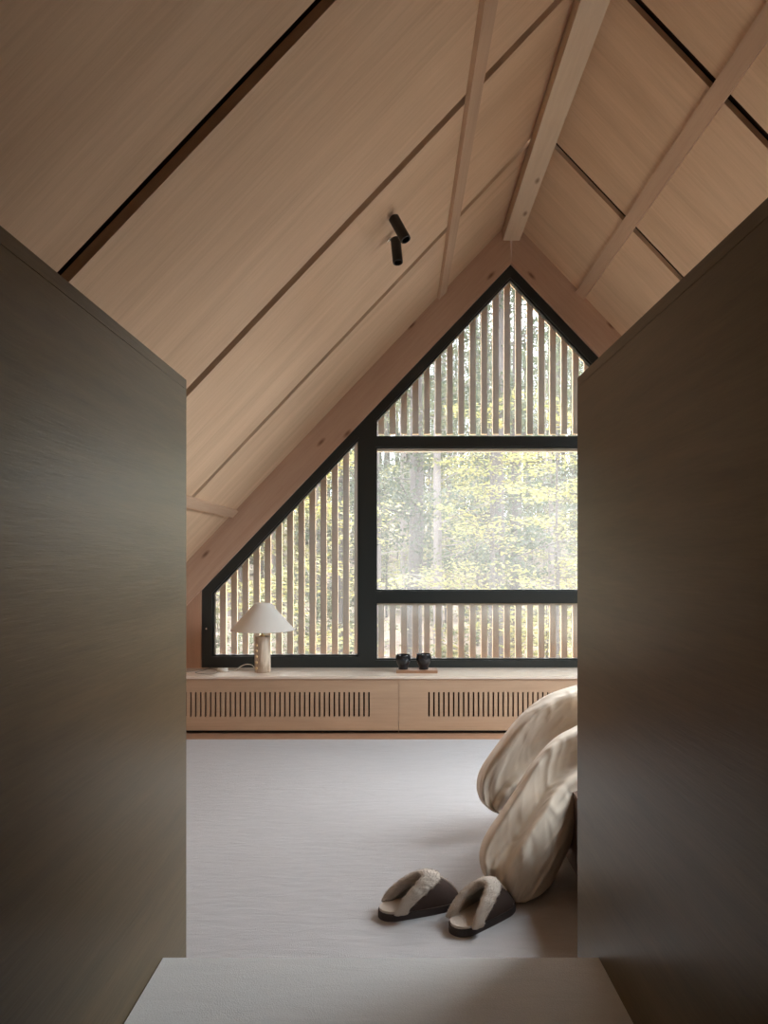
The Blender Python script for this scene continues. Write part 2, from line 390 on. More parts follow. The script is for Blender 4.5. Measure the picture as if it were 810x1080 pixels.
# ------------------------------------------------------------------ windows
WB = .062 ; hw = 20.5 / 2 / PX
XM = G(387, 0)[0]
so = 17.4 / PX
def window(name, outer, openings, bars):
    r = empty(name, (0, 0, 0)); tag(r, kind='structure')
    bm = bmesh.new()
    for out, inn in outer: ring(bm, out, inn, YF, YF + .085)
    for x0, x1, z0, z1 in bars: box(bm, x0, x1, YF + .002, YF + .083, z0, z1)
    obj('window_frame', bm, M['black'], r)
    bm = bmesh.new()
    for op in openings:           # sash bead set back inside every opening
        c = Vector((sum(p[0] for p in op) / len(op), sum(p[1] for p in op) / len(op)))
        inn = []
        n = len(op)
        for i in range(n):
            p0, p, p1 = Vector(op[i - 1]), Vector(op[i]), Vector(op[(i + 1) % n])
            d0, d1 = (p - p0).normalized(), (p1 - p).normalized()
            n0, n1 = Vector((-d0.y, d0.x)), Vector((-d1.y, d1.x))
            if (c - p).dot(n0) < 0: n0 = -n0
            if (c - p).dot(n1) < 0: n1 = -n1
            k = (n0 + n1); k = k / max(.3, (1 + n0.dot(n1)))
            inn.append(tuple(p + k * .010))
        ring(bm, op, inn, YF + .022, YF + .07)
        q = bmesh.new(); prism(q, [tuple(Vector(a)) for a in inn], YG, YG + .006)
        g = obj('pane', q, M['glass'], r)
    obj('glazing_bead', bm, M['black'], r)
    return r
E = 1.8 / PX   # openings below are measured to the visible glass edge; the bead takes part of it
b0 = .010
zi = lambda py: G(0, py)[1]
xi = lambda px: G(px, 0)[0]
left_out = [(FXL, FB), (FXL, zB), (XM, fz(XM)), (XM, FB)]
xa, xb = xi(225) - b0, xi(377) + b0
left_in = [(xa, zi(691) - b0), (xa, fz(xa, so - .006)), (xb, fz(xb, so - .008)), (xb, zi(691) - b0)]
window('window_1', [(left_out, left_in)], [left_in], [])
ra = lambda pts: [mir(p) for p in pts][::-1]
window('window_3', [(ra(left_out), ra(left_in))], [ra(left_in)], [])
cx0, cx1 = xi(397.5) - b0, 2 * AX - (xi(397.5) - b0)
out = [(XM, FB), (XM, fz(XM)), (AX, fz(AX)), (2 * AX - XM, fz(XM)), (2 * AX - XM, FB)]
inn = [(cx0, zi(695) - b0), (cx0, fz(cx0, so - .008)), (AX, fz(AX, so - .008)), (cx1, fz(cx1, so - .008)), (cx1, zi(695) - b0)]
t1a, t1b = zi(472.5) + b0, zi(459.5) - b0
t2a, t2b = zi(636.5) + b0, zi(622) - b0
ops = [[(cx0, t1b), (cx0, fz(cx0, so - .008)), (AX, fz(AX, so - .008)), (cx1, fz(cx1, so - .008)), (cx1, t1b)],
       [(cx0, t2b), (cx0, t1a), (cx1, t1a), (cx1, t2b)],
       [(cx0, zi(695) - b0), (cx0, t2a), (cx1, t2a), (cx1, zi(695) - b0)]]
w2 = window('window_2', [(out, inn)], ops, [(cx0, cx1, t1a, t1b), (cx0, cx1, t2a, t2b)])
# small handle on the left frame
bm = bmesh.new(); lathe(bm, [(0, 0), (.006, 0), (.006, .012), (0, .012)], 12)
obj('frame_screw', bm, M['chrome'], bpy.data.objects['window_1'], loc=(xi(218), YF - .001, zi(663)), rot=(R(90), 0, 0))

# ------------------------------------------------------------------ slat screens outside the glass
YS = 5.30
def screen(label, xs, z0f, z1f, rails, wd):
    r = empty('slat_screen', (sum(xs) / len(xs), YS, z0f(xs[0])))
    tag(r, label, 'slat screen', 'timber slat screens outside the glass')
    ox, oz = r.location.x, r.location.z
    for x in xs:
        z0, za, zb = z0f(x), z1f(x - wd / 2), z1f(x + wd / 2)
        if max(za, zb) - z0 < .01: continue
        bm = bmesh.new()
        prism(bm, [(x - wd / 2 - ox, z0 - oz), (x + wd / 2 - ox, z0 - oz), (x + wd / 2 - ox, zb - oz), (x - wd / 2 - ox, za - oz)], 0, .028)
        obj('slat', bm, M['slat'], r)
    for poly in rails:
        bm = bmesh.new(); prism(bm, [(x - ox, z - oz) for x, z in poly], -.004, .05); obj('rail', bm, M['slat'], r)
S = lambda px: (px - VX) * YS / FPX
SZ = lambda py: CZ - (py - VY) * YS / FPX
wd = 6.3 * YS / FPX
line = lambda x: fz(x, so - (.05 if x < AX else .085))
def slope_rail(x0, x1, w=.14): return [(x0, line(x0)), (x1, line(x1)), (x1, line(x1) + w), (x0, line(x0) + w)]
xs = [S(223.3 + 11.8 * k) for k in range(14)]
xl0, xl1 = S(222), S(379)
screen('timber slats behind the left triangular pane, beyond the table lamp', xs, lambda x: SZ(700), lambda x: line(x) + .02,
       [slope_rail(xl0, xl1), [(xl0, SZ(700)), (xl1, SZ(700)), (xl1, SZ(695)), (xl0, SZ(695))]], wd)
screen('timber slats behind the right triangular pane, hidden past the right partition', [2 * AX - x for x in xs][::-1], lambda x: SZ(700), lambda x: line(x) + .02,
       [slope_rail(2 * AX - xl1, 2 * AX - xl0), [(2 * AX - xl1, SZ(700)), (2 * AX - xl0, SZ(700)), (2 * AX - xl0, SZ(695)), (2 * AX - xl1, SZ(695))]], wd)
xs = [S(402 + 12.08 * k) for k in range(24)]
xs = [x for x in xs if x < 2 * AX - S(395)]
x0, x1 = S(397), 2 * AX - S(397)
screen('timber slats filling the peaked top pane of the gable window', xs, lambda x: SZ(457.8), lambda x: line(x) + .02,
       [slope_rail(x0, AX), slope_rail(AX, x1), [(x0, SZ(476)), (x1, SZ(476)), (x1, SZ(470)), (x0, SZ(470))]], wd)
screen('short timber slats behind the low pane just above the bench', xs, lambda x: SZ(704), lambda x: SZ(634),
       [[(x0, SZ(638.5)), (x1, SZ(638.5)), (x1, SZ(632)), (x0, SZ(632))], [(x0, SZ(704)), (x1, SZ(704)), (x1, SZ(699)), (x0, SZ(699))]], wd)

# ------------------------------------------------------------------ walls, floors, partitions
boxo('wall_knee_left', XL - .1, XL, YB, 5.28, -.3, .85, M['post'])['kind'] = 'structure'
boxo('wall_knee_right', XR, XR + .1, YB, 5.28, -.3, .85, M['post'])['kind'] = 'structure'
bm = bmesh.new(); prism(bm, [(XL - .1, -.3), (XR + .1, -.3), (XR + .1, .85), (AX, AZ + .1), (XL - .1, .85)], YB - .1, YB)
obj('wall_back', bm, M['part'])['kind'] = 'structure'
boxo('floor', XL, XR, YB, Y0 + .03, -.22, -.012, M['floorw'])['kind'] = 'structure'
cp = boxo('carpet', XL + .002, XR - .002, 1.452, 4.535, -.0115, 0, M['carpet'], bv=.004)
tag(cp, 'pale grey woven wool carpet covering the bedroom floor up to the bench', 'carpet')
YE, ZP = 1.445, CZ - 422 * 1.445 / FPX
PXL = -225.5 * 1.607 / FPX; PXR = 187 * 1.607 / FPX
st = boxo('floor_landing', PXL + .0015, PXR + .03, YB, YE, -.01, ZP, M['step'], bv=.004); st['kind'] = 'structure'
ZL, ZR = CZ + 187.3 * 1.607 / FPX, CZ + 189.5 * 1.607 / FPX
def partition(name, x_in, sgn, ztop, yaw, y1=1.607):
    r = empty(name, (x_in, y1, 0), (0, 0, yaw)); tag(r, kind='structure')
    x0, x1 = sorted((0, sgn * .56))
    L = y1 - YB - .05
    boxo('side_panel', x0, x1, -L, 0, -.01, ztop - .0215, M['part'], r, bv=.0012)
    boxo('top_board', x0 , x1, -L, 0, ztop - .0205, ztop, M['part'], r, bv=.0012)
    return r
partition('wall_left', PXL, -1, ZL, 0)
partition('wall_right', PXR, 1, ZR, R(.95))

# ------------------------------------------------------------------ bench under the window
YBN, ZT = 4.727, .357
bt = boxo('worktop', XL + .001, XR - .001, YBN - .008, YF + .003, ZT - .017, ZT, M['top'], bv=.0015)
tag(bt, 'long pale wooden worktop running below the gable window', 'worktop')
def unit(x0, x1, slots, label):
    r = empty('bench_cabinet', ((x0 + x1) / 2, YBN, -.012)); tag(r, label, 'cabinet', 'slotted bench cabinets under the window')
    ox, oz = r.location.x, -.012
    def lb(name, a, b, c, d, e, f, m, bv=0): return boxo(name, a - ox, b - ox, c - YBN, d - YBN, e - oz, f - oz, m, r, bv)
    zt = ZT - .0185
    bm = bmesh.new()
    lo, hi, z0, z1 = .010, zt, CZ - (756 - VY) / 165, CZ - (730 - VY) / 165
    gap = .0012
    def bx(a, b, e, f): box(bm, a - ox, b - ox, 0, .02, e - oz, f - oz)
    bx(x0 + gap, x1 - gap, z1, hi); bx(x0 + gap, x1 - gap, lo, z0)
    ed = [x0 + gap]
    for s in slots: ed += [s - .0052, s + .0052]
    ed.append(x1 - gap)
    for i in range(0, len(ed), 2): bx(ed[i], ed[i + 1], z0, z1)
    bmesh.ops.remove_doubles(bm, verts=bm.verts, dist=1e-5)
    obj('front_panel', bm, M['bench'], r)
    lb('body', x0 + .002, x1 - .002, YBN + .05, Y0 - .01, .0, zt, M['dark'])
    lb('plinth', x0 + .002, x1 - .002, YBN + .035, YBN + .048, -.0115, .03, M['blackm'])
sx = lambda px: (px - VX) * YBN / FPX
unit(XL + .004, sx(420.5), [sx(201.2 + 5.22 * k) for k in range(-8, 37)], 'slotted oak bench cabinet below the table lamp')
unit(sx(420.5), sx(672), [sx(452.5 + 5.22 * k) for k in range(0, 37)], 'slotted oak bench cabinet partly hidden behind the rumpled duvet')
unit(sx(672), XR - .004, [sx(704 + 5.22 * k) for k in range(0, 42)], 'slotted oak bench cabinet past the right partition')

# ------------------------------------------------------------------ table lamp
lx, ly = (277 - VX) * 4.90 / FPX, 4.90
lamp = empty('table_lamp', (lx, ly, ZT)); tag(lamp, 'white coolie-shaded table lamp with a studded travertine cylinder base', 'lamp')
k = 4.90 / FPX
bm = bmesh.new(); lathe(bm, [(0, 0), (.050, 0), (.0525, .003), (.0525, .233), (.051, .236), (0, .236)], 40)
obj('base', bm, M['stone'], lamp, True, angle=40)
for i in range(5):
    bm = bmesh.new(); bmesh.ops.create_uvsphere(bm, u_segments=16, v_segments=10, radius=.0115)
    obj('stud', bm, M['gold'], lamp, True, loc=(-.050 * math.sin(R(38)), -.050 * math.cos(R(38)), .030 + .038 * i))
bm = bmesh.new(); lathe(bm, [(0, .236), (.018, .236), (.018, .244), (.006, .247), (.006, .30), (.011, .302), (.011, .34), (0, .345)], 20)
obj('neck', bm, M['brass'], lamp, True, angle=40)
zs0, zs1 = .277, .456
bm = bmesh.new()
lathe(bm, [(.209, zs0), (.211, zs0 + .002), (.050, zs1 + .001), (.048, zs1 - .001), (.207, zs0), (.209, zs0)], 64, caps=False)
sh = obj('shade', bm, M['shade'], lamp, True, angle=60)
bm = bmesh.new()
for a in (0, 120, 240): tube(bm, [(.010 * math.cos(R(a)), .010 * math.sin(R(a)), zs1 - .025), (.049 * math.cos(R(a)), .049 * math.sin(R(a)), zs1 - .003)], .0015, 6)
lathe(bm, [(.008, zs1 - .028), (.012, zs1 - .028), (.012, zs1 - .022), (.008, zs1 - .022), (.008, zs1 - .028)], 16, caps=False)
obj('spider', bm, M['brass'], sh)
def sill(px, py, dz=0): Y = FY(py, ZT + dz); p = P(px, py, Y); return Vector((p.x - lx, p.y - ly, dz + .0005))
r_ = .003
pts = [Vector((-.050, .01, .018)), Vector((-.075, .02, .042)), Vector((-.115, .03, .046)), Vector((-.155, .035, .030)), Vector((-.185, .035, .008)), Vector((-.215, .03, r_ + .001)), Vector((-.24, .02, r_ + .001))]
bm = bmesh.new(); tube(bm, cr(pts, 8), r_, 8); obj('cord', bm, M['cord'], lamp, True)
bm = bmesh.new(); box(bm, -.30, -.235, .002, .032, .0005, .022); bevel(bm, .006, 3); obj('cord_switch', bm, M['cord'], lamp, True)
pts = [sill(236, 704.5), sill(226, 703.5), sill(216, 707), sill(206, 709.5), sill(214, 711), sill(224, 711.2), sill(230, 708.6), sill(224, 706), sill(212, 706.2), sill(200, 708.5), sill(190, 709)]
for p in pts: p.z = .0022
bm = bmesh.new(); tube(bm, cr(pts, 8), .0015, 6); obj('loose_cord', bm, M['wire'], lamp, True)

# ------------------------------------------------------------------ cups on a board
ty = 4.90; tk = ty / FPX
cxm = (439.5 - VX) * tk
bm = bmesh.new(); box(bm, -21.5 * tk, 21.5 * tk, -.062, .062, 0, .018); bevel(bm, .005, 3)
tray = obj('serving_board', bm, wood('board_timber', (.36, .20, .12), (.26, .14, .08), 'X', .5), loc=(cxm, ty, ZT))
tag(tray, 'small brown wooden serving board under the two black cups', 'serving board')
def cup(px, s, label):
    bm = bmesh.new(); h = .098 * s
    prof = [(0, 0), (.030, 0), (.032, .004), (.030, .016), (.034, .026), (.045, .045), (.0505, .066), (.0505, .084), (.048, h - .004), (.049, h), (.0465, h + .001),
            (.044, h - .006), (.046, .075), (.042, .05), (.028, .028), (0, .024)]
    lathe(bm, prof, 40)
    o = obj('cup', bm, M['ceramic'], None, True, loc=((px - VX) * tk, ty, ZT + .0182)); tag(o, label, 'cup', 'black cups on the board'); return o
cup(425.2, .98, 'glossy black ceramic cup, left of the two on the board')
cup(446.8, 1.03, 'glossy black ceramic cup, right of the two on the board')

# ------------------------------------------------------------------ ceiling spotlights
def ceil_pt(px, py):
    # intersect the pixel ray with the left slope
    dx, dz = (px - VX) / FPX, -(py - VY) / FPX
    Y = (AZ - SL * AX - CZ) / (dz - SL * dx)
    return Vector((dx * Y, Y, CZ + dz * Y))
NRM = Vector((math.sin(TH), 0, -math.cos(TH)))      # into the room
def spot(mpx, a, b, label):
    m = ceil_pt(*mpx); r = empty('spotlight', m); tag(r, label, 'spotlight', 'black ceiling spotlights')
    q = Vector((0, 0, 1)).rotation_difference(NRM)
    bm = bmesh.new(); lathe(bm, [(0, 0), (.013, 0), (.013, .006), (.011, .008), (0, .008)], 24)
    bm.transform(q.to_matrix().to_4x4()); obj('mount', bm, M['chrome'], r, True, angle=40)
    Yd = m.y - .01
    A = P(*a, Yd - .02) - m; B = P(*b, Yd - .05) - m
    L = (B - A).length; ax = (B - A).normalized()
    piv = A + ax * .018
    n = NRM * .008
    bm = bmesh.new(); tube(bm, cr([n, n + NRM * .02, piv], 6), .004, 8); obj('arm', bm, M['chrome'], r, True)
    q = Vector((0, 0, 1)).rotation_difference(ax)
    bm = bmesh.new(); rr = .0232
    lathe(bm, [(0, 0), (rr - .004, 0), (rr, .004), (rr, L - .003), (rr - .001, L), (rr - .004, L), (rr - .005, L - .02), (0, L - .02)], 32)
    bm.transform(Matrix.Translation(A) @ q.to_matrix().to_4x4()); obj('head', bm, M['blackm'], r, True, angle=35)
spot((412.5, 230), (415, 229.5), (428, 253), 'tilted black cylinder spotlight, upper of the pair on the left slope')
spot((410, 252), (417.2, 252), (419.6, 277), 'black cylinder spotlight hanging straight down, lower of the pair')

# ------------------------------------------------------------------ bed and duvet
bx0, by0, by1 = .600, 2.05, 3.22
bed = empty('bed', (bx0 + 1.05, (by0 + by1) / 2, 0)); tag(bed, 'low brown timber bed hidden under the duvet, behind the right partition', 'bed')
ox, oy = bed.location.x, bed.location.y
boxo('bed_frame', bx0 - ox, bx0 + 2.05 - ox, by0 - oy, by1 - oy, .035, .30, M['bedbase'], bed, .006)
boxo('mattress', bx0 + .16 - ox, bx0 + 2.03 - ox, by0 + .02 - oy, by1 - .02 - oy,   .301, .38, M['mattress'], bed, .03)
for sx_ in (.08, 1.97):
    for sy_ in (.08, by1 - by0 - .08):
        boxo('leg', bx0 + sx_ - .03 - ox, bx0 + sx_ + .03 - ox, by0 + sy_ - .03 - oy, by0 + sy_ + .03 - oy, 0, .036, M['bedbase'], bed)

def lobe(bm, rings, prof, nf=64, nbk=16, nsub=10, seed=0, wr=.004):
    """rings: (outer px, inner px, Y, half thickness). prof: [(s, [(u, depth) ...])] says how far the cloth
    stands out in front of the outer-inner chord, as a share of the half thickness"""
    O = cr([P(*r[0], r[2]) for r in rings], nsub); I = cr([P(*r[1], r[2]) for r in rings], nsub)
    T = cr([(r[3], 0, 0) for r in rings], nsub)
    tabs = []
    for s0, pts in prof:
        c = cr([Vector((u, d, 0)) for u, d in pts], 12)
        def ev(u, c=c):
            for a, b in zip(c, c[1:]):
                if a.x <= u <= b.x: return a.y + (b.y - a.y) * (u - a.x) / max(1e-9, b.x - a.x)
            return 0.0
        tabs.append((s0, [ev(k / nf) for k in range(nf + 1)]))
    n = len(O); rs = []
    for i in range(n):
        s = i / (n - 1); o, q, t = O[i], I[i], T[i].x
        for (sa, ta), (sb, tb) in zip(tabs, tabs[1:]):
            if sa <= s <= sb: break
        m = min(1, max(0, (s - sa) / (sb - sa))); m = m * m * (3 - 2 * m)
        a = q - o
        dirT = (O[min(i + 1, n - 1)] + I[min(i + 1, n - 1)] - O[max(i - 1, 0)] - I[max(i - 1, 0)]).normalized()
        bd = Vector((-.16, -.90, .34)).normalized()
        row = []
        for k in range(nf + nbk):
            if k <= nf:
                u = k / nf; d = ta[k] * (1 - m) + tb[k] * m
                uu = .5 - .5 * math.cos(math.pi * u); uu = u * .55 + uu * .45
                d2 = (noise.noise(Vector((u * 2.4 + seed, s * 3.0, seed))) * 2.2 + noise.noise(Vector((u * 9 + seed, s * 2.2 + u * 1.5, seed + 3))) * 1.3
                      + noise.noise(Vector((u * 24 + seed, s * 5 + u * 3, seed + 7))) * .55) * wr * min(1, 6 * u, 6 * (1 - u))
                d2 += (.016 * (1 - min(1, abs(noise.noise(Vector((u * 3.5 - s * 1.2 + seed, s * 1.3, seed + 20))) * 2.2))) ** 3 + .007 * (1 - min(1, abs(noise.noise(Vector((u * 13 + s * 2 + seed, s * 2.6, seed + 30))) * 2.2))) ** 3) * min(1, 5 * u, 5 * (1 - u))
                d2 *= min(1, a.length / .16)
                p = o + a * uu + bd * (t * d + d2)
            else:
                u = 1 - (k - nf) / nbk; p = o + a * u - bd * t * .55 * math.sin(math.pi * u)
            p.z = max(p.z, .003); row.append(bm.verts.new(p))
        rs.append(row)
    N = nf + nbk
    for a, b in zip(rs, rs[1:]):
        for k in range(N): bm.faces.new((a[k], a[(k + 1) % N], b[(k + 1) % N], b[k]))
    bm.faces.new(rs[0][::-1]); bm.faces.new(rs[-1])
bm = bmesh.new()
lobe(bm, [((700, 705), (740, 800), 3.2, .12), ((650, 711), (690, 812), 3.17, .15), ((609, 722), (655, 818), 3.14, .17), ((575, 734), (625, 828), 3.11, .19),
          ((548, 755), (602, 838), 3.07, .20), ((524, 785), (586, 850), 3.03, .20), ((507, 810), (570, 862), 3.0, .18), ((502.5, 828), (556, 868), 2.99, .15),
          ((506, 843), (546, 868), 2.98, .11), ((514, 852), (545, 866), 2.97, .08), ((522, 857), (544, 864), 2.97, .05), ((532, 859), (543, 862), 2.97, .02)],
     [(0, [(0, 0), (.12, .75), (.35, 1.0), (.5, .95), (.7, 1.05), (.9, .6), (1, 0)]),
      (.35, [(0, 0), (.08, .5), (.20, .95), (.27, .75), (.40, .20), (.6, .30), (.72, .95), (.88, .7), (1, 0)]),
      (.62, [(0, 0), (.08, .45), (.2, .8), (.28, .55), (.40, .40), (.50, .80), (.60, .35), (.8, .6), (.92, .35), (1, 0)]),
      (1, [(0, 0), (.1, .5), (.25, .9), (.5, .8), (.75, .9), (.92, .5), (1, 0)])], seed=3)
lobe(bm, [((720, 730), (770, 850), 2.86, .12), ((655, 742), (700, 858), 2.84, .14), ((609, 765), (650, 864), 2.80, .16), ((584, 779), (622, 869), 2.75, .17),
          ((562, 803), (610, 878), 2.69, .18), ((543, 833), (602, 892), 2.62, .18), ((525, 860), (595, 906), 2.57, .18), ((511, 882), (588, 921), 2.53, .17),
          ((505.5, 901), (580, 935), 2.50, .15), ((508.5, 919), (569, 947), 2.47, .12), ((520, 938), (556, 953), 2.45, .08), ((536, 951), (545, 956), 2.43, .02)],
     [(0, [(0, 0), (.12, .7), (.35, 1.0), (.6, 1.1), (.85, .7), (1, 0)]),
      (.25, [(0, 0), (.06, .45), (.15, .70), (.28, .35), (.40, .32), (.48, 1.0), (.58, 1.02), (.75, .9), (.92, .5), (1, 0)]),
      (.6, [(0, 0), (.06, .40), (.16, .66), (.28, .40), (.38, .35), (.45, .98), (.52, 1.08), (.7, .95), (.9, .55), (1, 0)]),
      (.85, [(0, 0), (.06, .35), (.16, .6), (.24, .45), (.32, .62), (.38, .92), (.46, .88), (.7, .95), (.9, .5), (1, 0)]),
      (1, [(0, 0), (.1, .5), (.3, .9), (.5, .8), (.7, .9), (.9, .5), (1, 0)])], seed=11)
# the rest of the cover over the bed
def slab():
    nx, ny = 40, 40; g = []
    for i in range(nx + 1):
        row = []
        for j in range(ny + 1):
            x = .86 + i / nx * 1.2; y = 2.15 + j / ny * 1.0
            e = min(1, 6 * min(i / nx, 1 - i / nx, j / ny, 1 - j / ny)); e = math.sqrt(max(0, 1 - (1 - e) ** 2))
            z = .40 + e * (.085 + .03 * noise.noise(Vector((x * 3, y * 3, 0))))
            row.append((x, y, z))
        g.append(row)
    t = [[bm.verts.new(p) for p in r] for r in g]; b = [[bm.verts.new((p[0], p[1], .384)) for p in r] for r in g]
    for i in range(nx):
        for j in range(ny):
            bm.faces.new((t[i][j], t[i + 1][j], t[i + 1][j + 1], t[i][j + 1])); bm.faces.new((b[i][j], b[i][j + 1], b[i + 1][j + 1], b[i + 1][j]))
    for i in range(nx):
        bm.faces.new((t[i][0], b[i][0], b[i + 1][0], t[i + 1][0])); bm.faces.new((t[i][ny], t[i + 1][ny], b[i + 1][ny], b[i][ny]))
    for j in range(ny):
        bm.faces.new((t[0][j], t[0][j + 1], b[0][j + 1], b[0][j])); bm.faces.new((t[nx][j], b[nx][j], b[nx][j + 1], t[nx][j + 1]))
slab()
dv = obj('duvet', bm, M['linen'], None, True)
tag(dv, 'rumpled cream linen duvet spilling over the end of the bed onto the carpet', 'duvet')

# ------------------------------------------------------------------ slippers
def slipper(hx, hy, tx, ty_, label, mirror, sc=1.0):
    d = Vector((tx - hx, ty_ - hy)); ang = math.atan2(d.y, d.x)
    rt = empty('slipper', (hx, hy, 0), (0, 0, ang)); tag(rt, label, 'slipper', 'pair of sheepskin slippers')
    rt.scale = (sc, sc, sc)
    L0, L1 = -.045, .235                       # heel end, toe end (heel centre at 0)
    def hwid(x):
        u = (x - L0) / (L1 - L0); u = min(max(u, 0), 1)
        base = .040 + .012 * math.sin(u * math.pi * .75 - .3)
        cap = 1.0
        if x < 0: cap = math.sqrt(max(0, 1 - (x / L0) ** 2))
        if x > .165: cap = math.sqrt(max(0, 1 - ((x - .165) / (L1 - .165)) ** 2))
        return base * cap
    N = 40
    xs = [L0 + (L1 - L0) * (1 - math.cos(math.pi * i / N)) / 2 for i in range(N + 1)]
    loop = [(x, hwid(x)) for x in xs] + [(x, -hwid(x)) for x in xs[::-1][1:-1]]
    def soleob(name, z0, z1, grow, mat):
        bm = bmesh.new()
        A = [bm.verts.new((x + (grow if x > .2 else (-grow if x < 0 else 0)), y + math.copysign(grow, y) * (abs(y) > .005), z0)) for x, y in loop]
        B = [bm.verts.new((x, y, z1)) for x, y in [(v.co.x, v.co.y) for v in A]]
        bm.faces.new(A[::-1]); bm.faces.new(B); n = len(A)
        for i in range(n): bm.faces.new((A[i], A[(i + 1) % n], B[(i + 1) % n], B[i]))
        bevel(bm, .002, 2, 60)
        return obj(name, bm, mat, rt, True, angle=50)
    soleob('sole', 0, .022, .003, M['sole']); soleob('insole', .0222, .030, -.001, M['fleece'])
    ZB = .024
    def rim(th):
        s = math.sin(th); c = math.cos(th)
        x = .005 + .105 * s ** 1.3; return Vector((x, .047 * c * (1 - .10 * s), ZB + .082 * s ** .75))
    def base(th):
        s = math.sin(th); c = math.cos(th)
        x = .005 + (L1 - .005) * s ** .9
        return Vector((x, math.copysign(1, c) * hwid(min(x, L1 - 1e-4)) * (1.02) if abs(c) > 1e-6 else 0, ZB))
    def up(th, a):
        A, B = rim(th), base(th); Mx = A.lerp(B, .55); Mx.z = A.z * .93 + .004; Mx.y = A.lerp(B, .5).y * 1.05
        return A * (1 - a) ** 2 + Mx * 2 * a * (1 - a) + B * a * a
    def shell(name, off, thick, a0, a1, mat, nt_=44, na=14):
        bm = bmesh.new()
        def surf(o):
            g = []
            for i in range(nt_ + 1):
                th = .03 + (math.pi - .06) * i / nt_; row = []
                for j in range(na + 1):
                    a = a0 + (a1 - a0) * j / na; p = up(th, a)
                    e = 1e-3; n = (up(th + e, a) - up(th - e, a)).cross(up(th, min(1, a + e)) - up(th, max(0, a - e)))
                    n = n.normalized() if n.length > 1e-12 else Vector((0, 0, 1))
                    cc = Vector((p.x, 0, .02)); 
                    if n.dot(p - cc) < 0: n = -n
                    row.append(bm.verts.new(p + n * o))
                g.append(row)
            return g
        a, b = surf(off), surf(off - thick)
        for g in (a, b):
            for i in range(nt_):
                for j in range(na): bm.faces.new((g[i][j], g[i + 1][j], g[i + 1][j + 1], g[i][j + 1]))
        for i in range(nt_):
            for j in (0, na): bm.faces.new((a[i][j], a[i + 1][j], b[i + 1][j], b[i][j]))
        for j in range(na):
            for i in (0, nt_): bm.faces.new((a[i][j], a[i][j + 1], b[i][j + 1], b[i][j]))
        return obj(name, bm, mat, rt, True, angle=70)
    shell('upper', .002, .003, .10, 1.0, M['suede'])
    shell('lining', -.0012, .006, .02, .96, M['lining'])
    # fleece cuff with fuzz
    bm = bmesh.new(); nt_, nc = 60, 20; rs = []
    rnd = random.Random(5)
    for i in range(nt_ + 1):
        th = math.pi * i / nt_; s = math.sin(th)
        c0 = up(min(max(th, .001), math.pi - .001), .10 + .05 * s)
        wid = .023 + .013 * s; tk_ = .0145
        tang = (up(th, .3) - up(th, .0)); tang = tang.normalized() if tang.length > 1e-4 else Vector((1, 0, 0))
        if s < .25: tang = tang.lerp(Vector((1, 0, 0)), 1 - s / .25).normalized()
        along = (rim(min(th + .02, math.pi)) - rim(max(th - .02, 0))).normalized()
        nrm = along.cross(tang).normalized()
        if nrm.dot(c0 - Vector((c0.x, 0, .02))) < 0: nrm = -nrm
        row = []
        for k_ in range(nc):
            f = 2 * math.pi * k_ / nc
            p = c0 + tang * wid * math.cos(f) + nrm * (tk_ * math.sin(f) + .003)
            p += (p - c0).normalized() * .0042 * noise.noise(p * 170) + (p - c0).normalized() * .003 * noise.noise(p * 60)
            p.z = max(p.z, ZB - .0005)
            row.append(bm.verts.new(p))
        rs.append(row)
    for a, b in zip(rs, rs[1:]):
        for k_ in range(nc): bm.faces.new((a[k_], a[(k_ + 1) % nc], b[(k_ + 1) % nc], b[k_]))
    bm.faces.new(rs[0][::-1]); bm.faces.new(rs[-1]); bm.normal_update()
    def fuzz(bm, faces, n, ln):
        for _ in range(n):
            f = rnd.choice(faces); p = f.calc_center_median() + Vector([rnd.uniform(-.002, .002) for _ in range(3)])
            nn = (p - f_center(p)).normalized() if 0 else f.normal
            dd = (nn + Vector([rnd.uniform(-.8, .8) for _ in range(3)])).normalized() * ln * rnd.uniform(.5, 1.2)
            w_ = Vector([rnd.uniform(-1, 1) for _ in range(3)]).normalized() * .0007
            v = [bm.verts.new(p - w_), bm.verts.new(p + w_), bm.verts.new(p + dd)]
            bm.faces.new(v)
    bmesh.ops.recalc_face_normals(bm, faces=bm.faces[:]); fuzz(bm, [f for f in bm.faces if f.calc_area() < 1e-4], 2600, .006)
    obj('cuff', bm, M['fleece'], rt, True)
    # centre seam of fleece and stitches
    bm = bmesh.new(); pts = [up(math.pi / 2, a) + Vector((0, 0, .003)) for a in [.2 + .78 * i / 12 for i in range(13)]]
    tube(bm, pts, [.006 - .003 * i / 12 for i in range(13)], 8)
    for v in bm.verts: v.co += v.co.normalized() * .0015 * noise.noise(v.co * 200)
    fs = bm.faces[:]; bmesh.ops.recalc_face_normals(bm, faces=fs); fuzz(bm, fs, 400, .005); obj('seam_trim', bm, M['fleece'], rt, True)
    for i, a in enumerate((.42, .5, .58)):
        bm = bmesh.new(); tube(bm, [up(math.pi / 2 + .06, a) + Vector((0, 0, .006)), up(math.pi / 2 + .22, a + .02) + Vector((0, -.003, .005)), up(math.pi / 2 + .40, a + .05) + Vector((0, -.004, .004))], .0012, 5)
        if mirror > 0: obj('stitch', bm, M['stitch'], rt)
        else: bm.free()
    return rt
slipper(-.022, 2.305, .175, 2.395, 'brown suede slipper with fleece cuff, farther from the duvet', -1, .98)
slipper(.190, 2.215, .322, 2.352, 'brown suede slipper with fleece cuff touching the duvet corner', 1, .98)

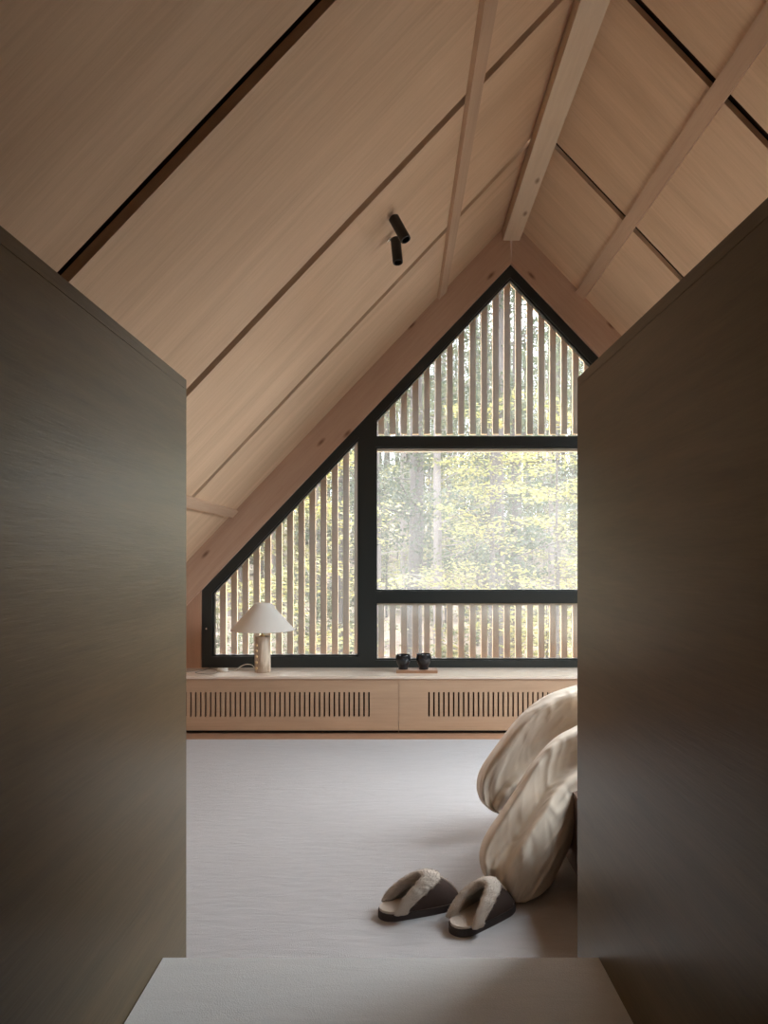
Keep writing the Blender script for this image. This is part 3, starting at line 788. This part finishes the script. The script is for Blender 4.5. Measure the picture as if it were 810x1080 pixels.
# ------------------------------------------------------------------ forest outside
GZ = -1.6
def hgt(x, y): return GZ + .02 * max(0, y - 14) + .11 * max(0, y - 34) + .25 * noise.noise(Vector((x * .12, y * .12, 3)))
bm = bmesh.new(); n = 60
vs = [[bm.verts.new((-45 + 100 * i / n, 6.2 + 85 * j / n, hgt(-45 + 100 * i / n, 6.2 + 85 * j / n))) for j in range(n + 1)] for i in range(n + 1)]
for i in range(n):
    for j in range(n): bm.faces.new((vs[i][j], vs[i + 1][j], vs[i + 1][j + 1], vs[i][j + 1]))
gr = obj('ground', bm, M['ground'], None, True); gr['kind'] = 'structure'

def leaf(bm, p, size, rnd, droop=.4):
    d = Vector((rnd.uniform(-1, 1), rnd.uniform(-1, 1), rnd.uniform(-droop, droop))).normalized()
    s = d.cross(Vector((rnd.uniform(-.5, .5), rnd.uniform(-.5, .5), 1))).normalized() * size * .32
    d = d * size
    v = [bm.verts.new(p), bm.verts.new(p + d * .5 + s), bm.verts.new(p + d), bm.verts.new(p + d * .5 - s)]
    bm.faces.new(v)
def trunk_bm(h, r0, r1, lean, seed, branches=0, blen=1.0, bz=(.3, .95)):
    rnd = random.Random(seed); bm = bmesh.new(); K = 10
    pts = [Vector((lean * h * (i / K) ** 1.3 + .06 * r0 * 10 * noise.noise(Vector((i * .6, seed, 0))), .05 * noise.noise(Vector((i * .6, 0, seed))), h * i / K)) for i in range(K + 1)]
    tube(bm, pts, [r0 + (r1 - r0) * i / K for i in range(K + 1)], 10)
    ends = []
    for b in range(branches):
        t = rnd.uniform(*bz); p = pts[0].lerp(pts[-1], t) if 0 else pts[min(K - 1, int(t * K))].lerp(pts[min(K, int(t * K) + 1)], t * K % 1)
        a = rnd.uniform(0, 2 * math.pi); ln = blen * rnd.uniform(.5, 1.2) * (1.15 - t * .7)
        d = Vector((math.cos(a), math.sin(a), rnd.uniform(-.05, .5)))
        q = [p, p + d * ln * .4 + Vector((0, 0, rnd.uniform(-.05, .1))), p + d * ln * .75 + Vector((rnd.uniform(-.2, .2), rnd.uniform(-.2, .2), 0)) * ln * .5, p + d * ln]
        q = cr(q, 3); rr = (r0 + (r1 - r0) * t) * .15
        tube(bm, q, [rr * (1 - .85 * i / (len(q) - 1)) + .003 for i in range(len(q))], 5)
        ends.append(q)
    return bm, ends, pts
def mk_mesh(name, bm, mat):
    me = bpy.data.meshes.new(name); bm.to_mesh(me); bm.free(); me.materials.append(mat); return me
def make_tree(kind, seed):
    rnd = random.Random(seed); lf = bmesh.new()
    if kind == 'pine':
        bm, ends, pts = trunk_bm(13, .15, .05, rnd.uniform(-.01, .01), seed, 46, 1.9, (.12, .98))
        for q in ends:
            for k in range(150):
                p = q[rnd.randrange(2, len(q))] + Vector([rnd.gauss(0, .2), rnd.gauss(0, .2), rnd.gauss(-.05, .13)])
                leaf(lf, p, rnd.uniform(.06, .13), rnd, .8)
        mt, mb = M['leaf_c'], M['bark']
    elif kind == 'birch':
        bm, ends, pts = trunk_bm(11, .12, .03, rnd.uniform(-.015, .015), seed, 44, 1.7, (.2, .99))
        for q in ends:
            for k in range(110):
                p = q[rnd.randrange(2, len(q))] + Vector([rnd.gauss(0, .22), rnd.gauss(0, .22), rnd.gauss(0, .13)])
                leaf(lf, p, rnd.uniform(.05, .10), rnd)
        mt, mb = M['leaf_g'], M['barkp']
    elif kind == 'maple':
        bm, ends, pts = trunk_bm(6.0, .05, .012, rnd.uniform(-.03, .03), seed, 46, 1.7, (.1, .99))
        for q in ends:
            for k in range(90):
                p = q[rnd.randrange(2, len(q))] + Vector([rnd.gauss(0, .16), rnd.gauss(0, .16), rnd.gauss(0, .045)])
                leaf(lf, p, rnd.uniform(.055, .11), rnd, .3)
        mt, mb = M['leaf_y'], M['bark']
    else:
        bm, ends, pts = trunk_bm(1.3, .02, .006, 0, seed, 26, .75, (.05, .95))
        for q in ends:
            for k in range(36):
                p = q[rnd.randrange(1, len(q))] + Vector([rnd.gauss(0, .1), rnd.gauss(0, .1), rnd.gauss(0, .06)])
                leaf(lf, p, rnd.uniform(.06, .12), rnd)
        mt, mb = (M['leaf_g'] if seed % 2 else M['leaf_y']), M['bark']
    return mk_mesh('trunk', bm, mb), mk_mesh('foliage', lf, mt)
kinds = {k: [make_tree(k, s) for s in range(20 + 7 * i, 20 + 7 * i + 3)] for i, k in enumerate(('pine', 'birch', 'maple', 'shrub'))}
LAB = {'pine': ('tall needle-leaved tree with a grey-brown trunk in the forest', 'tree', 'pine_tree', 'pines in the forest'),
       'birch': ('pale-trunked tree with light green leaves in the forest', 'tree', 'birch_tree', 'pale-trunked trees in the forest'),
       'maple': ('slender young tree with yellow-green autumn leaves in the forest', 'tree', 'young_tree', 'yellow-leaved young trees in the forest'),
       'shrub': ('low leafy shrub growing on the forest floor', 'shrub', 'shrub', 'shrubs on the forest floor')}
def place(kind, px, Y, var, rz, sc=1.0, label=None, group=None):
    x = (px - VX) * Y / FPX
    lab, cat, nm, gp = LAB[kind]
    r = empty(nm, (x, Y, hgt(x, Y) - .02), (0, 0, rz)); r.scale = (sc, sc, sc)
    tag(r, label or lab, cat, None if label else gp)
    tm, fm = kinds[kind][var % 3]
    for nme, me in (('trunk', tm), ('foliage', fm)):
        o = bpy.data.objects.new(nme, me); COL.objects.link(o); o.parent = r
    return r
place('pine', 437, 17, 0, .4, 1.25, 'dark grey pine trunk standing left in the middle pane, beside the pale trunk')
place('birch', 462, 15.5, 0, 2.6, .95, 'straight pale pinkish trunk right of the dark pine, in the middle pane')
place('pine', 524, 15, 1, 2.2, 1.15, 'pine trunk half veiled by bright yellow leaves, centre right of the middle pane')
place('maple', 520, 11.5, 0, .3, .85, 'bright yellow-green young tree spreading leaves across the middle pane')
place('maple', 588, 9.5, 1, 1.8, .75, 'thin sapling with yellow leaves near the right edge of the middle pane')
place('maple', 330, 9, 2, 2.9, .8, 'yellow-leaved young tree behind the slats of the left triangular pane')
rnd = random.Random(4)
n = 0
for Y, cnt, ks in ((20, 8, ('birch', 'maple', 'pine')), (25, 12, ('pine', 'birch', 'maple')), (32, 18, ('maple', 'birch', 'pine')), (41, 26, ('pine', 'maple', 'birch')), (50, 34, ('pine', 'maple', 'birch')), (60, 40, ('pine', 'birch', 'pine')), (70, 44, ('pine', 'birch', 'pine'))):
    for i in range(cnt):
        px = 170 + 560 * (i + rnd.uniform(.1, .9)) / cnt
        place(ks[n % len(ks)], px, Y + rnd.uniform(-2, 2), n, rnd.uniform(0, 6.28), rnd.uniform(.85, 1.2) * (1 if Y < 45 else 1.35)); n += 1
for i in range(60):
    Y = rnd.uniform(13, 42); place('shrub', 190 + 500 * (i + rnd.random()) / 60, Y, i, rnd.uniform(0, 6), rnd.uniform(.7, 1.5))
